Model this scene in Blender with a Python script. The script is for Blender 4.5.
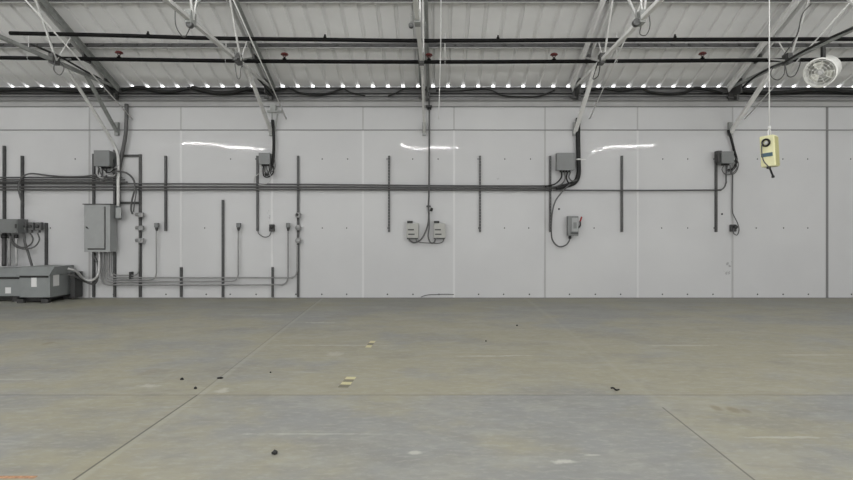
import bpy, bmesh, math, random
from mathutils import Vector, Matrix
random.seed(7)
SC = bpy.context.scene
for o in list(bpy.data.objects): bpy.data.objects.remove(o)
COL = SC.collection

# ---------------------------------------------------------------- camera
F = 540.0; CX = 438.0; CY = 230.0; CH = 1.133
cam_d = bpy.data.cameras.new('camera'); cam = bpy.data.objects.new('camera', cam_d); COL.objects.link(cam)
cam.location = (0, 0, CH); cam.rotation_euler = (math.pi/2, 0, 0)
cam_d.sensor_width = 36; cam_d.lens = F/853*36
cam_d.shift_x = -(CX-426.5)/853; cam_d.shift_y = -(240-CY)/853
cam_d.clip_start = .05; cam_d.clip_end = 100
SC.camera = cam
SC.view_settings.view_transform = 'Standard'
SC.view_settings.look = 'None'
SC.view_settings.gamma = 1
SC.view_settings.use_curve_mapping = False
SC.view_settings.exposure = -0.26

# ---------------------------------------------------------------- daylight outside and added fill lights in the hall
W = bpy.data.worlds.new('overcast_sky'); SC.world = W; W.use_nodes = True
W.node_tree.nodes['Background'].inputs[0].default_value = (1, 1, 1, 1)
W.node_tree.nodes['Background'].inputs[1].default_value = 4.5

def point(x, y, z, p, r=.45):
    l = bpy.data.lights.new('fill_point', 'POINT'); l.energy = p; l.shadow_soft_size = r
    l.color = (1, 1, .985)
    o = bpy.data.objects.new('fill_point', l); o.location = (x, y, z); COL.objects.link(o)
for x in (-9.5, -4.7, 0.1, 4.9, 9.7):  # added fill points without lamp bodies, to light the hall evenly
    point(x, 3.6, 4.9, 80)
    point(x, -0.3, 6.0, 50)
# added area fill light behind the camera, just inside the closed rear wall
l = bpy.data.lights.new('rear_fill', 'AREA'); l.shape = 'RECTANGLE'; l.size = 24; l.size_y = 3.0; l.energy = 800
o = bpy.data.objects.new('rear_fill', l); o.location = (0, -8.9, 1.7); o.rotation_euler = (math.radians(90), 0, 0); COL.objects.link(o)

# ---------------------------------------------------------------- helpers
def P(px, py, Y):
    return Vector(((px-CX)*Y/F, Y, CH+(CY-py)*Y/F))
def mat(name, col, rough=.5, metal=0.0, var=0.0, scale=8.0, spec=.5, bump=0.0):
    m = bpy.data.materials.new(name); m.use_nodes = True
    nt = m.node_tree; b = nt.nodes['Principled BSDF']
    c = (*col, 1) if len(col) == 3 else col
    b.inputs['Base Color'].default_value = c
    b.inputs['Roughness'].default_value = rough; b.inputs['Metallic'].default_value = metal
    b.inputs['Specular IOR Level'].default_value = spec
    tc = nt.nodes.new('ShaderNodeTexCoord'); n = nt.nodes.new('ShaderNodeTexNoise')
    n.inputs['Scale'].default_value = scale; n.inputs['Detail'].default_value = 4
    nt.links.new(tc.outputs['Object'], n.inputs['Vector'])
    if var:
        r = nt.nodes.new('ShaderNodeValToRGB')
        r.color_ramp.elements[0].position = .3; r.color_ramp.elements[1].position = .7
        r.color_ramp.elements[0].color = (*[v*(1-var) for v in col], 1)
        r.color_ramp.elements[1].color = (*[min(1, v*(1+var)) for v in col], 1)
        nt.links.new(n.outputs['Fac'], r.inputs['Fac']); nt.links.new(r.outputs['Color'], b.inputs['Base Color'])
    if bump:
        bp = nt.nodes.new('ShaderNodeBump'); bp.inputs['Distance'].default_value = bump
        nt.links.new(n.outputs['Fac'], bp.inputs['Height']); nt.links.new(bp.outputs['Normal'], b.inputs['Normal'])
    return m

class MB:
    def __init__(self): self.bm = bmesh.new()
    def box(self, c, s, rot=None, mi=0, bev=0):
        r = bmesh.ops.create_cube(self.bm, size=1)
        vs = r['verts']
        M = Matrix.Diagonal((*s, 1))
        if rot is not None: M = rot.to_4x4() @ M
        M = Matrix.Translation(c) @ M
        bmesh.ops.transform(self.bm, matrix=M, verts=vs)
        fs = set(f for v in vs for f in v.link_faces)
        for f in fs: f.material_index = mi
        if bev:
            es = list(set(e for v in vs for e in v.link_edges))
            bmesh.ops.bevel(self.bm, geom=es, offset=bev, segments=2, affect='EDGES', profile=.5)
        return self
    def bb(self, x0, x1, y0, y1, z0, z1, mi=0, bev=0):
        return self.box(((x0+x1)/2, (y0+y1)/2, (z0+z1)/2), (abs(x1-x0), abs(y1-y0), abs(z1-z0)), None, mi, bev)
    def bar(self, a, b, w, h, mi=0, off=(0, 0, 0)):
        a = Vector(a)+Vector(off); b = Vector(b)+Vector(off); d = b-a; L = d.length; y = d.normalized()
        up = Vector((0, 0, 1)) if abs(y.z) < .95 else Vector((0, 1, 0))
        x = y.cross(up).normalized(); z = x.cross(y)
        R = Matrix((x, y, z)).transposed()
        return self.box((a+b)/2, (w, L, h), R, mi)
    def tube(self, pts, r, n=8, mi=0, smooth=True, sub=6, caps=True):
        pts = [Vector(p) for p in pts]
        if smooth and len(pts) > 2:
            q = []; ext = [pts[0]*2-pts[1]]+pts+[pts[-1]*2-pts[-2]]
            for i in range(1, len(ext)-2):
                p0, p1, p2, p3 = ext[i-1:i+3]
                for k in range(sub):
                    t = k/sub
                    q.append(.5*((2*p1)+(p2-p0)*t+(2*p0-5*p1+4*p2-p3)*t*t+(3*p1-p0-3*p2+p3)*t**3))
            q.append(pts[-1]); pts = q
        rings = []; prev = None
        for i, p in enumerate(pts):
            a = pts[max(0, i-1)]; b = pts[min(len(pts)-1, i+1)]
            t = (b-a)
            if t.length < 1e-7: t = Vector((0, 0, 1))
            t.normalize()
            if prev is None:
                ref = Vector((0, 0, 1)) if abs(t.z) < .9 else Vector((0, 1, 0))
                u = t.cross(ref).normalized()
            else:
                u = (prev-t*prev.dot(t)).normalized()
            prev = u; v = t.cross(u)
            rings.append([self.bm.verts.new(p+(u*math.cos(2*math.pi*k/n)+v*math.sin(2*math.pi*k/n))*r) for k in range(n)])
        for a, b in zip(rings, rings[1:]):
            for k in range(n):
                f = self.bm.faces.new((a[k], a[(k+1) % n], b[(k+1) % n], b[k])); f.smooth = True; f.material_index = mi
        if caps:
            for g in (rings[0][::-1], rings[-1]):
                f = self.bm.faces.new(g); f.material_index = mi
        return self
    def lathe(self, prof, o, axis, n=20, mi=0):
        axis = Vector(axis).normalized(); ref = Vector((0, 0, 1)) if abs(axis.z) < .9 else Vector((1, 0, 0))
        u = axis.cross(ref).normalized(); v = axis.cross(u); o = Vector(o); rings = []
        for r, h in prof:
            rings.append([self.bm.verts.new(o+axis*h+(u*math.cos(2*math.pi*k/n)+v*math.sin(2*math.pi*k/n))*max(r, 1e-4)) for k in range(n)])
        for a, b in zip(rings, rings[1:]):
            for k in range(n):
                f = self.bm.faces.new((a[k], a[(k+1) % n], b[(k+1) % n], b[k])); f.smooth = True; f.material_index = mi
        return self
    def poly(self, vs, mi=0):
        f = self.bm.faces.new([self.bm.verts.new(v) for v in vs]); f.material_index = mi; return self
    def prism(self, prof, x0, x1, mi=0):   # prof: list of (y,z) extruded along x
        a = [self.bm.verts.new((x0, y, z)) for y, z in prof]; b = [self.bm.verts.new((x1, y, z)) for y, z in prof]
        n = len(prof)
        for k in range(n):
            f = self.bm.faces.new((a[k], a[(k+1) % n], b[(k+1) % n], b[k])); f.material_index = mi
        self.bm.faces.new(a[::-1]).material_index = mi; self.bm.faces.new(b).material_index = mi
        return self
    def build(self, name, mats, parent=None, recalc=True):
        if recalc: bmesh.ops.recalc_face_normals(self.bm, faces=self.bm.faces)
        me = bpy.data.meshes.new(name)
        vs = [v.co for v in self.bm.verts]
        if parent is not None: loc = world_loc(parent)
        else:
            loc = Vector(((min(v.x for v in vs)+max(v.x for v in vs))/2, (min(v.y for v in vs)+max(v.y for v in vs))/2, min(v.z for v in vs)))
        bmesh.ops.translate(self.bm, verts=self.bm.verts, vec=-loc)
        self.bm.to_mesh(me); self.bm.free()
        if not isinstance(mats, (list, tuple)): mats = [mats]
        for m in mats: me.materials.append(m)
        o = bpy.data.objects.new(name, me); COL.objects.link(o)
        if parent is not None: o.parent = parent
        else: o.location = loc
        return o
def world_loc(o):
    v = Vector(o.location)
    while o.parent is not None:
        o = o.parent; v += Vector(o.location)
    return v
def tag(o, label, cat, group=None):
    o['label'] = label; o['category'] = cat
    if group: o['group'] = group
    return o
def thing(name, loc, label, cat, group=None):
    o = bpy.data.objects.new(name, None); o.empty_display_size = .1; COL.objects.link(o); o.location = loc
    return tag(o, label, cat, group)
def struct(o): o['kind'] = 'structure'; return o

# ---------------------------------------------------------------- materials
M_deck = mat('white_roof_sheet', (.84, .84, .84), .5, 0, .03, 3)
M_beam = mat('shaded_eave_steel', (.10, .10, .099), .5, 0, .12, 10)
M_plate = mat('eave_plate', (.36, .36, .357), .5, 0, .05, 6)
M_lip = mat('dull_painted_steel', (.20, .20, .198), .5, 0, .08, 6)
M_purl = mat('purlin_steel', (.05, .05, .05), .5, 0, .15, 10)
M_girt = mat('pale_painted_steel', (.60, .60, .59), .5, 0, .06, 6)
M_darksteel = mat('dark_steel', (.07, .07, .068), .5, .2, .2, 20)
M_truss = mat('pale_truss_steel', (.56, .56, .55), .4, 0, .08, 12)
M_trussg = mat('grey_truss_steel', (.27, .28, .27), .45, 0, .15, 12)
M_rod = mat('white_rod', (.78, .78, .77), .4)
M_blackpipe = mat('black_iron_pipe', (.005, .005, .005), .6, 0, 0, 20, .15)
M_cable = mat('black_cable', (.016, .016, .016), .55, 0, .2, 20, .25)
M_gcable = mat('grey_cable', (.085, .085, .085), .5, 0, .1, 20)
M_strut = mat('galvanised_strut', (.085, .085, .085), .45, .3, .2, 30)
M_conduit = mat('galvanised_conduit', (.09, .09, .09), .4, .2, .12, 12)
M_conduit_l = mat('bright_conduit', (.42, .42, .42), .35, .3, .1, 12)
M_box = mat('grey_enclosure_paint', (.165, .172, .172), .45, 0, .04, 8)
M_conduit_m = mat('weathered_conduit', (.27, .27, .27), .4, .3, .1, 12)
M_boxm = mat('worn_enclosure_paint', (.11, .112, .112), .45, 0, .05, 8)
M_boxl = mat('light_enclosure_paint', (.29, .30, .30), .4, 0, .04, 8)
M_boxd = mat('dark_enclosure_paint', (.045, .045, .045), .5, 0, .1, 8)
M_tx = mat('transformer_paint', (.235, .25, .25), .45, 0, .06, 6)
M_black = mat('black_plastic', (.012, .012, .012), .5)
M_label = mat('white_label', (.72, .72, .72), .5)
M_cream = mat('pale_grey_plastic', (.36, .36, .34), .5, 0, .05, 20)
M_red = mat('red_plastic', (.30, .01, .012), .5)
M_redh = mat('red_brown_metal', (.11, .012, .01), .5, .2)
M_yellow = mat('pale_yellow_plastic', (.78, .76, .47), .5, 0, .04, 10)
M_yellow_shade = mat('yellow_shaded_side', (.47, .45, .22), .5, 0, .04, 10)  # darker copy of the pale yellow, for the shaded side
M_blue = mat('blue_label', (.06, .12, .16), .5)
M_fan = mat('white_fan_shell', (.84, .84, .81), .4, 0, .04, 10)
M_fanb = mat('dusty_fan_blade', (.66, .66, .60), .5, 0, .2, 10)
M_orange = mat('orange_tape', (.46, .24, .13), .6, 0, .35, 60)
M_screw = mat('screw_steel', (.04, .04, .04), .5)
M_tube = bpy.data.materials.new('lit_tube'); M_tube.use_nodes = True
_b = M_tube.node_tree.nodes['Principled BSDF']; _b.inputs['Emission Color'].default_value = (1, 1, 1, 1); _b.inputs['Emission Strength'].default_value = 230

# glossy slightly wavy wall panels
M_wall = bpy.data.materials.new('glossy_white_panel'); M_wall.use_nodes = True
nt = M_wall.node_tree; L = nt.links.new; b = nt.nodes['Principled BSDF']
tc = nt.nodes.new('ShaderNodeTexCoord')
n1 = nt.nodes.new('ShaderNodeTexNoise'); n1.inputs['Scale'].default_value = 1.3; n1.inputs['Detail'].default_value = .6
mp = nt.nodes.new('ShaderNodeMapping'); mp.inputs['Scale'].default_value = (1, 1, .26); L(tc.outputs['Object'], mp.inputs['Vector']); L(mp.outputs['Vector'], n1.inputs['Vector'])
bp = nt.nodes.new('ShaderNodeBump'); bp.inputs['Distance'].default_value = .034; bp.inputs['Strength'].default_value = 1
L(n1.outputs['Fac'], bp.inputs['Height']); L(bp.outputs['Normal'], b.inputs['Normal'])
n2 = nt.nodes.new('ShaderNodeTexNoise'); n2.inputs['Scale'].default_value = .8; n2.inputs['Detail'].default_value = 5
L(tc.outputs['Object'], n2.inputs['Vector'])
r = nt.nodes.new('ShaderNodeValToRGB'); r.color_ramp.elements[0].color = (.515, .517, .525, 1); r.color_ramp.elements[1].color = (.55, .552, .558, 1)
r.color_ramp.elements[0].position = .35; r.color_ramp.elements[1].position = .65
L(n2.outputs['Fac'], r.inputs['Fac'])
def wm(op, a, b2=None):
    n = nt.nodes.new('ShaderNodeMath'); n.operation = op
    for i, v in enumerate((a, b2)):
        if v is None: continue
        if isinstance(v, (int, float)): n.inputs[i].default_value = v
        else: nt.links.new(v, n.inputs[i])
    return n.outputs[0]
sw = nt.nodes.new('ShaderNodeSeparateXYZ'); L(tc.outputs['Object'], sw.inputs['Vector'])
n3 = nt.nodes.new('ShaderNodeTexNoise'); n3.inputs['Scale'].default_value = 22; n3.inputs['Detail'].default_value = 3; L(tc.outputs['Object'], n3.inputs['Vector'])
col = r.outputs['Color']
for (sx, sz, rx, rz, am) in ((4.87, .56, .07, .05, .8), (4.80, .42, .09, .035, .7), (4.90, .36, .03, .06, .7), (-2.82, 1.36, .025, .10, .7), (-3.0, 1.2, .02, .05, .4), (1.0, 2.0, .02, .03, .5)):
    dx = wm('DIVIDE', wm('SUBTRACT', sw.outputs['X'], sx), rx); dz = wm('DIVIDE', wm('SUBTRACT', sw.outputs['Z'], sz), rz)
    d = wm('ADD', wm('MULTIPLY', dx, dx), wm('MULTIPLY', dz, dz))
    k_ = wm('MULTIPLY', wm('MULTIPLY', wm('LESS_THAN', d, 1.0), wm('GREATER_THAN', n3.outputs['Fac'], .54)), am)
    mx = nt.nodes.new('ShaderNodeMix'); mx.data_type = 'RGBA'; L(k_, mx.inputs['Factor']); L(col, mx.inputs[6]); mx.inputs[7].default_value = (.30, .30, .30, 1); col = mx.outputs[2]
L(col, b.inputs['Base Color'])
b.inputs['Roughness'].default_value = .035; b.inputs['Specular IOR Level'].default_value = .07
M_seam_l = mat('pale_seam_caulk', (.59, .59, .595), .5)
M_seam_m = mat('grey_seam_batten', (.38, .38, .38), .5)
M_seam_d = mat('dark_seam_batten', (.17, .17, .17), .5)

# concrete
M_floor = bpy.data.materials.new('polished_concrete'); M_floor.use_nodes = True
nt = M_floor.node_tree; L = nt.links.new; b = nt.nodes['Principled BSDF']
def N(t, **k):
    n = nt.nodes.new(t)
    for a, v in k.items():
        if a in ('operation', 'blend_type', 'data_type'): setattr(n, a, v)
    return n
def math_(op, a, b_=None, c=None):
    n = nt.nodes.new('ShaderNodeMath'); n.operation = op
    for i, v in enumerate((a, b_, c)):
        if v is None: continue
        if isinstance(v, (int, float)): n.inputs[i].default_value = v
        else: L(v, n.inputs[i])
    return n.outputs[0]
def noise(scale, sx=1, sy=1, det=5, rough=.55, seed=0):
    mp = nt.nodes.new('ShaderNodeMapping'); mp.inputs['Scale'].default_value = (sx, sy, 1); mp.inputs['Location'].default_value = (seed, seed*.7, 0)
    L(tcf.outputs['Object'], mp.inputs['Vector'])
    n = nt.nodes.new('ShaderNodeTexNoise'); n.inputs['Scale'].default_value = scale; n.inputs['Detail'].default_value = det; n.inputs['Roughness'].default_value = rough
    L(mp.outputs['Vector'], n.inputs['Vector']); return n.outputs['Fac']
def mixc(f, a, b_, bt='MIX'):
    n = nt.nodes.new('ShaderNodeMix'); n.data_type = 'RGBA'; n.blend_type = bt
    if isinstance(f, (int, float)): n.inputs['Factor'].default_value = f
    else: L(f, n.inputs['Factor'])
    for s, v in ((6, a), (7, b_)):
        if isinstance(v, tuple): n.inputs[s].default_value = (*v, 1)
        else: L(v, n.inputs[s])
    return n.outputs[2]
def ramp(f, p0, p1):
    n = nt.nodes.new('ShaderNodeMapRange'); n.interpolation_type = 'SMOOTHSTEP'
    n.inputs['From Min'].default_value = p0; n.inputs['From Max'].default_value = p1; L(f, n.inputs['Value']); return n.outputs['Result']
tcf = nt.nodes.new('ShaderNodeTexCoord'); sep = nt.nodes.new('ShaderNodeSeparateXYZ'); L(tcf.outputs['Object'], sep.inputs['Vector'])
X_, Y_ = sep.outputs['X'], sep.outputs['Y']
def sstep(v, a, b2): return ramp(v, a, b2)
far_band = math_('MULTIPLY', sstep(Y_, 3.69, 3.74), math_('SUBTRACT', 1.0, sstep(Y_, 5.6, 7.4)))
right_near = math_('MULTIPLY', math_('LESS_THAN', Y_, 3.70), math_('MULTIPLY', sstep(X_, -.5, .5), math_('SUBTRACT', 1.0, sstep(X_, 1.2, 1.6))))
bias = math_('SUBTRACT', math_('MULTIPLY', far_band, math_('ADD', math_('MULTIPLY', sstep(X_, -3.0, -.5), .07), .05)), math_('MULTIPLY', right_near, .06))
t1 = math_('ADD', noise(1.0, .8, 1.0, 7, .62), bias)
c = mixc(ramp(t1, .42, .62), (.300, .305, .300), (.365, .345, .262))
c = mixc(math_('MULTIPLY', ramp(noise(2.3, .8, 1.4, 8, .68, 5), .45, .66), .42), c, (.42, .415, .375))
c = mixc(math_('MULTIPLY', ramp(noise(1.5, .7, 1.2, 8, .68, 11), .50, .68), .50), c, (.235, .235, .222))
c = mixc(math_('MULTIPLY', ramp(noise(2.6, .30, 2.2, 8, .72, 17), .60, .72), .55), c, (.52, .51, .47))
c = mixc(math_('MULTIPLY', ramp(noise(9, .6, 1.2, 6, .7, 3), .40, .70), .30), c, (.235, .23, .20))
c = mixc(math_('MULTIPLY', ramp(noise(26, .5, 1.0, 5, .7, 8), .48, .66), .30), c, (.47, .465, .43))
c = mixc(math_('MULTIPLY', sstep(Y_, 6.6, 8.9), .5), c, (.225, .22, .17))  # darker reflection near the back wall, mixed into the floor colour
c = mixc(1.0, c, (.90, .90, .885), 'MULTIPLY')
for (sx, sy, rx, ry, am) in ((.60, 2.64, .10, .035, .8), (-.12, 2.75, .05, .03, .7), (.78, 2.72, .05, .015, .5), (-.95, 4.95, .10, .12, .35), (.42, 4.85, .30, .03, .5), (.70, 4.87, .16, .02, .5), (-2.1, 3.92, .10, .05, .5), (-1.52, 3.80, .05, .10, .5), (-1.45, 6.6, .25, .05, .5), (2.4, 5.3, .45, .04, .4), (3.4, 4.9, .5, .03, .35), (-2.3, 7.2, .35, .04, .5), (-1.0, 5.3, .6, .03, .35), (-3.3, 4.1, .5, .02, .35), (1.9, 2.95, .35, .02, .4), (-.7, 3.0, .5, .015, .35)):
    dx = math_('DIVIDE', math_('SUBTRACT', X_, sx), rx); dy = math_('DIVIDE', math_('SUBTRACT', Y_, sy), ry)
    d = math_('SQRT', math_('ADD', math_('MULTIPLY', dx, dx), math_('MULTIPLY', dy, dy)))
    d = math_('ADD', d, math_('MULTIPLY', math_('SUBTRACT', noise(12, 1, 1, 4, .6, 2), .5), 2.2))
    c = mixc(math_('MULTIPLY', math_('SUBTRACT', 1.0, ramp(d, .3, 1.0)), am), c, (.56, .55, .50))
# slab joints
wob = math_('MULTIPLY', math_('SUBTRACT', noise(3, 1, 1, 3), .5), .012)
def joint(d, w, amt, lo=None):
    return math_('MULTIPLY', math_('SUBTRACT', 1.0, ramp(math_('ABSOLUTE', d), w*.5, w)), amt)
j1 = joint(math_('SUBTRACT', math_('ADD', Y_, wob), 3.708), .009, math_('ADD', math_('MULTIPLY', noise(2.5, 1, 1, 3, .6, 4), .9), .05))
jl_near = math_('ADD', math_('SUBTRACT', X_, -1.653), math_('MULTIPLY', wob, .3))
jl_far = math_('ADD', jl_near, math_('MULTIPLY', math_('MAXIMUM', math_('SUBTRACT', Y_, 3.708), 0.0), .055))
near = math_('LESS_THAN', Y_, 3.708)
j2 = joint(jl_far, .008, math_('ADD', math_('MULTIPLY', near, .45), .33))
j3 = joint(math_('ADD', math_('SUBTRACT', X_, 1.434), math_('MULTIPLY', wob, .3)), .007, math_('ADD', math_('MULTIPLY', math_('LESS_THAN', Y_, 3.45), .6), .05))
halo = math_('MULTIPLY', math_('SUBTRACT', 1.0, ramp(math_('ABSOLUTE', math_('ADD', math_('SUBTRACT', X_, 1.452), wob)), .01, .05)), .15)
halo2 = math_('MULTIPLY', math_('SUBTRACT', 1.0, ramp(math_('ABSOLUTE', math_('ADD', jl_far, -.025)), .008, .035)), .22)
c = mixc(halo, c, (.44, .43, .37)); c = mixc(halo2, c, (.46, .45, .40))
c = mixc(j1, c, (.07, .068, .055)); c = mixc(j2, c, (.06, .06, .05)); c = mixc(j3, c, (.06, .06, .05))
# brown drip stains near the right joint
for (sx, sy, rr, am) in ((1.77, 3.44, .045, .55), (1.86, 3.40, .05, .6), (1.93, 3.38, .03, .5), (-2.3, 4.3, .09, .25), (-3.9, 5.4, .06, .4)):
    dx = math_('SUBTRACT', X_, sx); dy = math_('MULTIPLY', math_('SUBTRACT', Y_, sy), .6)
    d = math_('SQRT', math_('ADD', math_('MULTIPLY', dx, dx), math_('MULTIPLY', dy, dy)))
    d = math_('ADD', d, math_('MULTIPLY', wob, 4))
    c = mixc(math_('MULTIPLY', math_('SUBTRACT', 1.0, ramp(d, rr*.3, rr)), am), c, (.20, .17, .10))
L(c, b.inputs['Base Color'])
rg = nt.nodes.new('ShaderNodeMapRange'); L(noise(1.5, .6, 1.5, 4, .6, 9), rg.inputs['Value'])
rg.inputs['To Min'].default_value = .42; rg.inputs['To Max'].default_value = .62; L(rg.outputs['Result'], b.inputs['Roughness'])
b.inputs['Specular IOR Level'].default_value = .35

# ================================================================ the setting
WX = 13.0; WY = 9.0; S = .43
def roofz(y): return 3.546+S*(WY-abs(y))
def ZY(py): return CH+(CY-py)*WY/F      # height on the wall of a pixel row
def XW(px, Y=WY): return (px-CX)*Y/F

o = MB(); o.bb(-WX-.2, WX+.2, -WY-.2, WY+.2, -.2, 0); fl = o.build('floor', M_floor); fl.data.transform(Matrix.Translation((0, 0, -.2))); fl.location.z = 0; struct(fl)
# white panel wall with its fixing screws
m = MB(); m.bb(-WX-.1, WX+.1, WY, WY+.15, 0, ZY(107))
seams = [-91, 0.5, 89.5, 181, 272, 363, 454, 545, 637.5, 732.5, 827, 919]
for s0 in seams:
    for k in (.27, .55, .83):
        x = s0+91*k
        for i, yy in enumerate((159, 228, 294.3)):
            if i < 2 and (int(x)*7+i*3) % 5 == 0: continue
            r0 = .012 if i < 2 else .014
            m.lathe([(r0, 0), (r0*.8, -.006), (0, -.008)], (XW(x+random.uniform(-1, 1)), WY, ZY(yy)), (0, 1, 0), 6, 1)
struct(m.build('wall_back', [M_wall, M_screw], recalc=True))
m = MB(); m.bb(-WX-.1, WX+.1, -WY-.15, -WY, 0, 3.5); struct(m.build('wall_front', M_girt))
for nm, s in (('wall_left', -1), ('wall_right', 1)):
    m = MB(); x0, x1 = sorted((s*WX, s*(WX+.15)))
    m.prism([(-WY-.05, 0), (WY+.03, 0), (WY+.03, 3.5), (0, 7.37), (-WY-.05, 3.5)], x0, x1); struct(m.build(nm, M_girt))
# ribbed roof sheet, front slope ends just past the eave so daylight shows under every rib
m = MB(); pitch = .2515; xr = -.083-pitch*52
prof = []
while xr < WX+.3:
    prof += [(xr-.032, 0), (xr-.018, .034), (xr+.018, .034), (xr+.032, 0)]
    if False: prof += [(xr+pitch*.38, 0), (xr+pitch*.40, .006), (xr+pitch*.44, .006), (xr+pitch*.46, 0), (xr+pitch*.58, 0), (xr+pitch*.60, .006), (xr+pitch*.64, .006), (xr+pitch*.66, 0)]
    xr += pitch
rows = []
for yy in (WY+.05, 0.0):
    rows.append([m.bm.verts.new((x, yy, 3.546+S*(WY-yy)+h)) for x, h in prof])
for a, b2, c2, d2 in zip(rows[0], rows[0][1:], rows[1][1:], rows[1]): m.bm.faces.new((a, b2, c2, d2))
m.poly([(-WX-.3, 0, roofz(0)), (WX+.3, 0, roofz(0)), (WX+.3, -WY-.3, roofz(WY)-.13), (-WX-.3, -WY-.3, roofz(WY)-.13)])
m.bb(-WX-.3, WX+.3, -.25, .25, roofz(0)+.02, roofz(0)+.09)
struct(m.build('ceiling', M_deck, recalc=False))

# eave trims, from the wall panels up to the roof sheet
def xtrim(name, y0, y1, z0, z1, ma): m = MB(); m.bb(-WX, WX, y0, y1, z0, z1); struct(m.build(name, ma))
xtrim('trim_1', WY-.012, WY+.1, ZY(107.3), ZY(106.4), M_seam_d)
xtrim('trim_2', WY-.02, WY+.1, ZY(106.4), ZY(101.6), M_plate)
m = MB(); m.bb(-WX, WX, WY-.07, WY+.1, ZY(101.6), ZY(100.6)); m.bb(-WX, WX, WY-.07, WY-.064, ZY(100.6), ZY(99.8)); m.bb(-WX, WX, WY, WY+.1, ZY(100.6), ZY(96.6)); m.bb(-WX, WX, WY-.05, WY+.1, ZY(96.6), ZY(95.8))
struct(m.build('trim_3', M_lip))
m = MB(); m.bb(-WX, WX, WY+.03, WY+.04, ZY(95.8), ZY(87)); m.bb(-WX, WX, WY-.03, WY+.04, ZY(93.4), ZY(92.8)); struct(m.build('trim_4', M_beam))  # recess below the roof edge, its shade put into the dark colour
m = MB(); m.prism([(WY-.05, ZY(88)), (WY+.045, ZY(88)), (WY+.045, 3.546-.025), (WY-.05, 3.546-.045)], -WX, WX); struct(m.build('trim_5', M_darksteel))
k = 6
# thin level batten across the whole wall
m = MB(); m.bb(-WX, WX, WY-.010, WY-.001, ZY(130.5), ZY(129.6)); struct(m.build('trim_6', M_seam_d))
# panel seams
kinds = {89.5: 'm', 181: 'l', 272: 'l', 363: 'l', 454: 'l', 545: 'm', 637.5: 'l', 732.5: 'm', 827: 'd', -91: 'm', 0.5: None, 919: 'd'}
k = 7
for s0 in seams:
    kd = kinds[s0]
    if kd is None: continue
    x = XW(s0); w = {'m': .014, 'l': .017, 'd': .02}[kd]; ma = {'m': M_seam_m, 'l': M_seam_l, 'd': M_seam_d}[kd]
    m = MB(); m.bb(x-w, x+w, WY-.005, WY-.0005, 0, ZY(130.6))
    m.bb(x-.011 if kd != 'd' else x-w, x+.011 if kd != 'd' else x+w, WY-.005, WY-.0005, ZY(129.4), ZY(107.4), 1)
    struct(m.build('trim_%d' % k, [ma, M_seam_d if kd == 'd' else M_seam_m])); k += 1
struct(MB().bb(-WX, WX, WY-.012, WY-.0005, 0, .008).build('baseboard_back', M_seam_d))

# ================================================================ roof steel
for y0, lab in ((8.10, 'long steel roof purlin above the black pipes, nearer the eave'), (7.30, 'long steel roof purlin at the top edge, farther up the slope'),):
    z = roofz(y0)
    t = thing('roof_purlin', (0, y0, z-.09), lab, 'purlin')
    MB().prism([(y0-.004, z-.072), (y0+.004, z-.072), (y0+.004, z-.003), (y0-.004, z+.001)], -WX, WX).build('web', M_purl, t)
    MB().prism([(y0-.028, z-.078), (y0+.004, z-.078), (y0+.004, z-.072), (y0-.028, z-.072)], -WX, WX).build('flange', M_truss, t)
    if y0 > 8:
        xx = -.083-pitch*29+.06; first = None
        while xx < 7.3:
            if first is None: first = MB().bb(xx, xx+.05, y0-.03, y0-.004, z-.032, z-.012).build('roof_clip', M_darksteel, t); x00 = xx
            else:
                cc = first.copy(); COL.objects.link(cc); cc.parent = t; cc.location = (xx-x00, 0, 0)
            xx += pitch

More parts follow.
